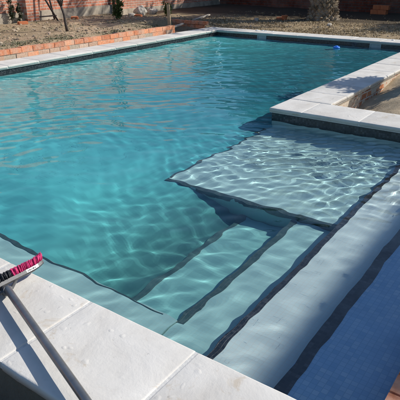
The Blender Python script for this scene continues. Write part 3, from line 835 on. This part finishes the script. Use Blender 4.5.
# ------------------------------------------------------------------ pool brush
def brush():
    J = Vector((-1.965, 1.150, .050))
    t = thing('pool_brush', 'dark grey pool brush with a magenta bristle tip and long pole on the near coping', 'brush', J)
    ax = Vector((.03, 1, 0)).normalized()                 # along the head
    bd = Vector((-.62, .02, .78)).normalized()            # the way the bristles point
    side = ax.cross(bd).normalized()
    def P(u, v, w): return ax*u + bd*v + side*w
    HL = .225
    def curve(u):                                          # the ends curl towards the bristles
        k = max(0, (abs(u)-.155)/.07); return .012*k*k
    bm = bmesh.new(); rings = []; N = 36
    for i in range(N+1):
        u = -HL + 2*HL*i/N; c = curve(u); hw = .021*(1-.35*max(0, (abs(u)-.19)/.035)**2)
        prof = [(-.011+c, -hw), (-.016+c, -hw*.5), (-.016+c, hw*.5), (-.011+c, hw), (.006+c, hw), (.006+c, -hw)]
        rings.append([bm.verts.new(P(u, v, w)) for v, w in prof])
    for i in range(N):
        for k in range(6): bm.faces.new((rings[i][k], rings[i][(k+1) % 6], rings[i+1][(k+1) % 6], rings[i+1][k]))
    bm.faces.new(rings[0]); bm.faces.new(rings[-1][::-1])
    bmesh.ops.recalc_face_normals(bm, faces=bm.faces)
    mesh_obj('brush_back', bm, M['darkgrey'], t)
    r = random.Random(9)
    def tufts(us, mat, nm):
        bm = bmesh.new()
        for u in us:
            for w in (-.018, -.007, .004, .015):
                for k in range(26):
                    uu = u + r.gauss(0, .0042); ww = w + r.gauss(0, .003); c = curve(uu)
                    fan = uu/HL
                    d = (bd + ax*(.30*fan*abs(fan) + r.gauss(0, .06)) + side*(ww*7 + r.gauss(0, .09))).normalized()
                    p = P(uu, .005+c, ww); L = .036*r.uniform(.8, 1.1)
                    tube(bm, [p, p+d*L*.5, p+d*L], [.0019, .0021, .0013], 4)
        mesh_obj(nm, bm, mat, t)
    us = [-.215+.0195*i for i in range(23)]
    tufts([u for u in us if -.1 < u < .048], M['bristle'], 'black_bristles')
    tufts([u for u in us if u >= .048], M['pink'], 'magenta_bristles'); tufts([u for u in us if u <= -.1], M['pink'], 'magenta_bristles')
    # bracket
    pd = Vector((.95, -.315, .004)).normalized()
    bm = bmesh.new()
    tube(bm, [P(-.012, -.012, 0), P(-.012, -.03, 0) + pd*.03, pd*.075], [.017, .019, .0215], 14)
    for s in (-1, 1):
        tube(bm, [P(s*.075-.01, -.014, 0), P(s*.035-.01, -.028, 0) + pd*.02, pd*.06], [.007, .008, .009], 8)
    mesh_obj('bracket', bm, M['darkgrey'], t)
    bm = bmesh.new(); tube(bm, [pd*.055, pd*.062, pd*1.2, pd*2.35, pd*2.356], [.0158, .0170, .0170, .0170, .015], 20); pole = mesh_obj('pole', bm, M['alu'], t)
    bm = bmesh.new(); tube(bm, [pd*2.25, pd*2.42], [.0235, .0235], 16); mesh_obj('grip', bm, M['bristle'], pole)
    # white sticker with black print on the back, near the magenta end
    bm = bmesh.new()
    def patch(u0, u1, w0, w1, v): 
        q_ = [bm.verts.new(P(u, curve(u)+v, w)) for u, w in ((u0, w0), (u1, w0), (u1, w1), (u0, w1))]; bm.faces.new(q_)
    sgn = 1
    box_v = -.0175
    def sidepatch(u0, u1, v0, v1, w):
        q_ = [bm.verts.new(P(u, curve(u)+v, w)) for u, v in ((u0, v0), (u1, v0), (u1, v1), (u0, v1))]; bm.faces.new(q_)
    for i in range(6): sidepatch(.118+.0115*i, .1295+.0115*i, -.0105, .0055, .0218)
    for i in range(6): patch(.118+.0115*i, .1295+.0115*i, -.010, .010, -.0175)
    st = mesh_obj('sticker', bm, M['paper'], pole if False else t)
    bm = bmesh.new()
    for i, (u0, u1) in enumerate(((.124, .130), (.133, .141), (.144, .149), (.152, .162), (.165, .170))):
        sidepatch(u0, u1, -.0065, -.0015 + .0015*(i % 2), .0223)
    mesh_obj('print', bm, M['ink'], st)
brush()

# ------------------------------------------------------------------ ground cover
def scatter(name, label, cat, mat, items, fn):
    bm = bmesh.new(); tv = []
    r = random.Random(hash(name) % 1000 if False else len(name)*7)
    for it in items:
        n0 = len(bm.faces); k = fn(bm, r, it); tv += [k]*(len(bm.faces)-n0)
    o = mesh_obj(name, bm, mat); tint_attr(o, tv); o['kind'] = 'stuff'; o['label'] = label; o['category'] = cat
    return o
ICO = bmesh.new(); bmesh.ops.create_icosphere(ICO, subdivisions=1, radius=1)
ICOV = [v.co.copy() for v in ICO.verts]; ICOF = [[v.index for v in f.verts] for f in ICO.faces]; ICO.free()
def clod(bm, r, it):
    x, y, s = it
    z = zg(x, y); c = Vector((x, y, z+s*.15)); k = Vector((s*r.uniform(.7, 1.3), s*r.uniform(.6, 1.1), s*r.uniform(.4, .8))); rot = Matrix.Rotation(r.uniform(0, 6.3), 3, 'Z') @ Matrix.Rotation(r.gauss(0, .3), 3, 'X')
    vs = [bm.verts.new(c + rot @ Vector((v.x*k.x, v.y*k.y, v.z*k.z))*r.uniform(.72, 1.2)) for v in ICOV]
    for f in ICOF: bm.faces.new([vs[i] for i in f])
    return r.random()
r0 = random.Random(77)
items = []
while len(items) < 1500:
    x, y = r0.uniform(-11.0, -7.95), r0.uniform(5, 12.8)
    if x > -8.8 and 9.8 < y < 11.1: continue
    items.append((x, y, min(.042, .0075/(r0.random()+.1))))
for k in range(260):
    items.append((r0.uniform(-7.5, -1.5), r0.uniform(11.4, 13.8), min(.04, .008/(r0.random()+.15))))
scatter('rubble', 'earth clods and small rubble strewn over the bed', 'rubble', M['rubble'], items, clod)
def blade(bm, r, it):
    x, y, h = it; z = zg(x, y)
    for k in range(5):
        d = Vector((r.gauss(0, .75), r.gauss(0, .75), r.uniform(.35, 1))).normalized()
        p = Vector((x+r.gauss(0, .015), y+r.gauss(0, .015), z-.005)); s = Vector((-d.y, d.x, 0)); s = s.normalized() if s.length > .01 else Vector((1, 0, 0))
        L = h*r.uniform(.6, 1.2); w = .006
        a, b = bm.verts.new(p-s*w), bm.verts.new(p+s*w); c, e_ = bm.verts.new(p+d*L*.6-s*w*.8), bm.verts.new(p+d*L*.6+s*w*.8); f = bm.verts.new(p+d*L+Vector((0, 0, -L*.25)))
        bm.faces.new((a, b, e_, c)); bm.faces.new((c, e_, f))
    return min(1, max(0, r.gauss(.5, .25)))
items = []
while len(items) < 5200:
    x, y = r0.uniform(-9.2, -.5), 11.35 + abs(r0.gauss(0, 1.6))
    if y > 17 or noise.noise((x*1.3, y*1.3, 5)) < r0.uniform(-.5, .25): continue
    items.append((x, y, r0.uniform(.03, .085)))
scatter('dry_grass', 'straw coloured dry grass beyond the far coping', 'grass', M['straw'], items, blade)
items = []
while len(items) < 2600:
    y = r0.uniform(4.5, 12.5); x = -7.93 - abs(r0.gauss(0, .28)) if r0.random() < .6 else r0.uniform(-11, -8)
    if (x > -8.8 and y > 9.8) or noise.noise((x*1.6, y*1.6, 9)) < r0.uniform(-.3, .35): continue
    items.append((x, y, r0.uniform(.02, .05)))
scatter('low_weeds', 'grey green weeds creeping along the top of the brick kerb', 'weeds', M['weed'], items, blade)

# ------------------------------------------------------------------ light
EL, AZ = R_(37), math.atan2(.69, .72)          # azimuth measured from +Y towards +X
sd_ = Vector((math.sin(AZ)*math.cos(EL), math.cos(AZ)*math.cos(EL), math.sin(EL)))
L = bpy.data.lights.new('sun', 'SUN'); L.energy = 5.0; L.angle = R_(.53); L.color = (1, .955, .88)
so = bpy.data.objects.new('sun', L); link(so); so.rotation_euler = sd_.to_track_quat('Z', 'Y').to_euler(); so.location = sd_*30
L.cycles.is_caustics_light = True
W = bpy.data.worlds.new('World'); S.world = W; W.use_nodes = True
wt = W.node_tree; wt.nodes.clear()
sky = wt.nodes.new('ShaderNodeTexSky'); sky.sky_type = 'NISHITA'; sky.sun_disc = False; sky.sun_elevation = EL; sky.sun_rotation = AZ
bg = wt.nodes.new('ShaderNodeBackground'); bg.inputs['Strength'].default_value = .13
wo = wt.nodes.new('ShaderNodeOutputWorld'); hs = wt.nodes.new('ShaderNodeHueSaturation'); hs.inputs['Saturation'].default_value = 1.25
wt.links.new(sky.outputs[0], hs.inputs['Color']); wt.links.new(hs.outputs[0], bg.inputs[0]); wt.links.new(bg.outputs[0], wo.inputs[0])

# ------------------------------------------------------------------ camera
cam = bpy.data.cameras.new('camera'); cam.lens = 524.5/400*36; cam.sensor_width = 36; cam.clip_end = 2000; cam.clip_start = .05
co = bpy.data.objects.new('camera', cam); link(co)
RR = ((0.8133093163249543, 0.23280979179801817, -0.5332237399272457), (0.581792086060537, -0.33608377786992183, 0.7406521875009955), (-0.006776767397823957, -0.91260467624029, -0.4087869620327822))
m = Matrix(((RR[0][0], -RR[0][1], -RR[0][2], 0), (RR[1][0], -RR[1][1], -RR[1][2], 0), (RR[2][0], -RR[2][1], -RR[2][2], 1.4), (0, 0, 0, 1)))
co.matrix_world = m
S.camera = co

S.view_settings.view_transform = 'Standard'; S.view_settings.look = 'None'; S.view_settings.exposure = 0; S.view_settings.gamma = 1
S.cycles.caustics_refractive = True; S.cycles.caustics_reflective = False
S.cycles.transparent_max_bounces = 24; S.cycles.max_bounces = 10; S.cycles.transmission_bounces = 8; S.cycles.diffuse_bounces = 3; S.cycles.glossy_bounces = 4
S.cycles.use_denoising = True; S.cycles.denoiser = 'OPENIMAGEDENOISE'
S.cycles.sample_clamp_indirect = 6.0; S.cycles.blur_glossy = .3
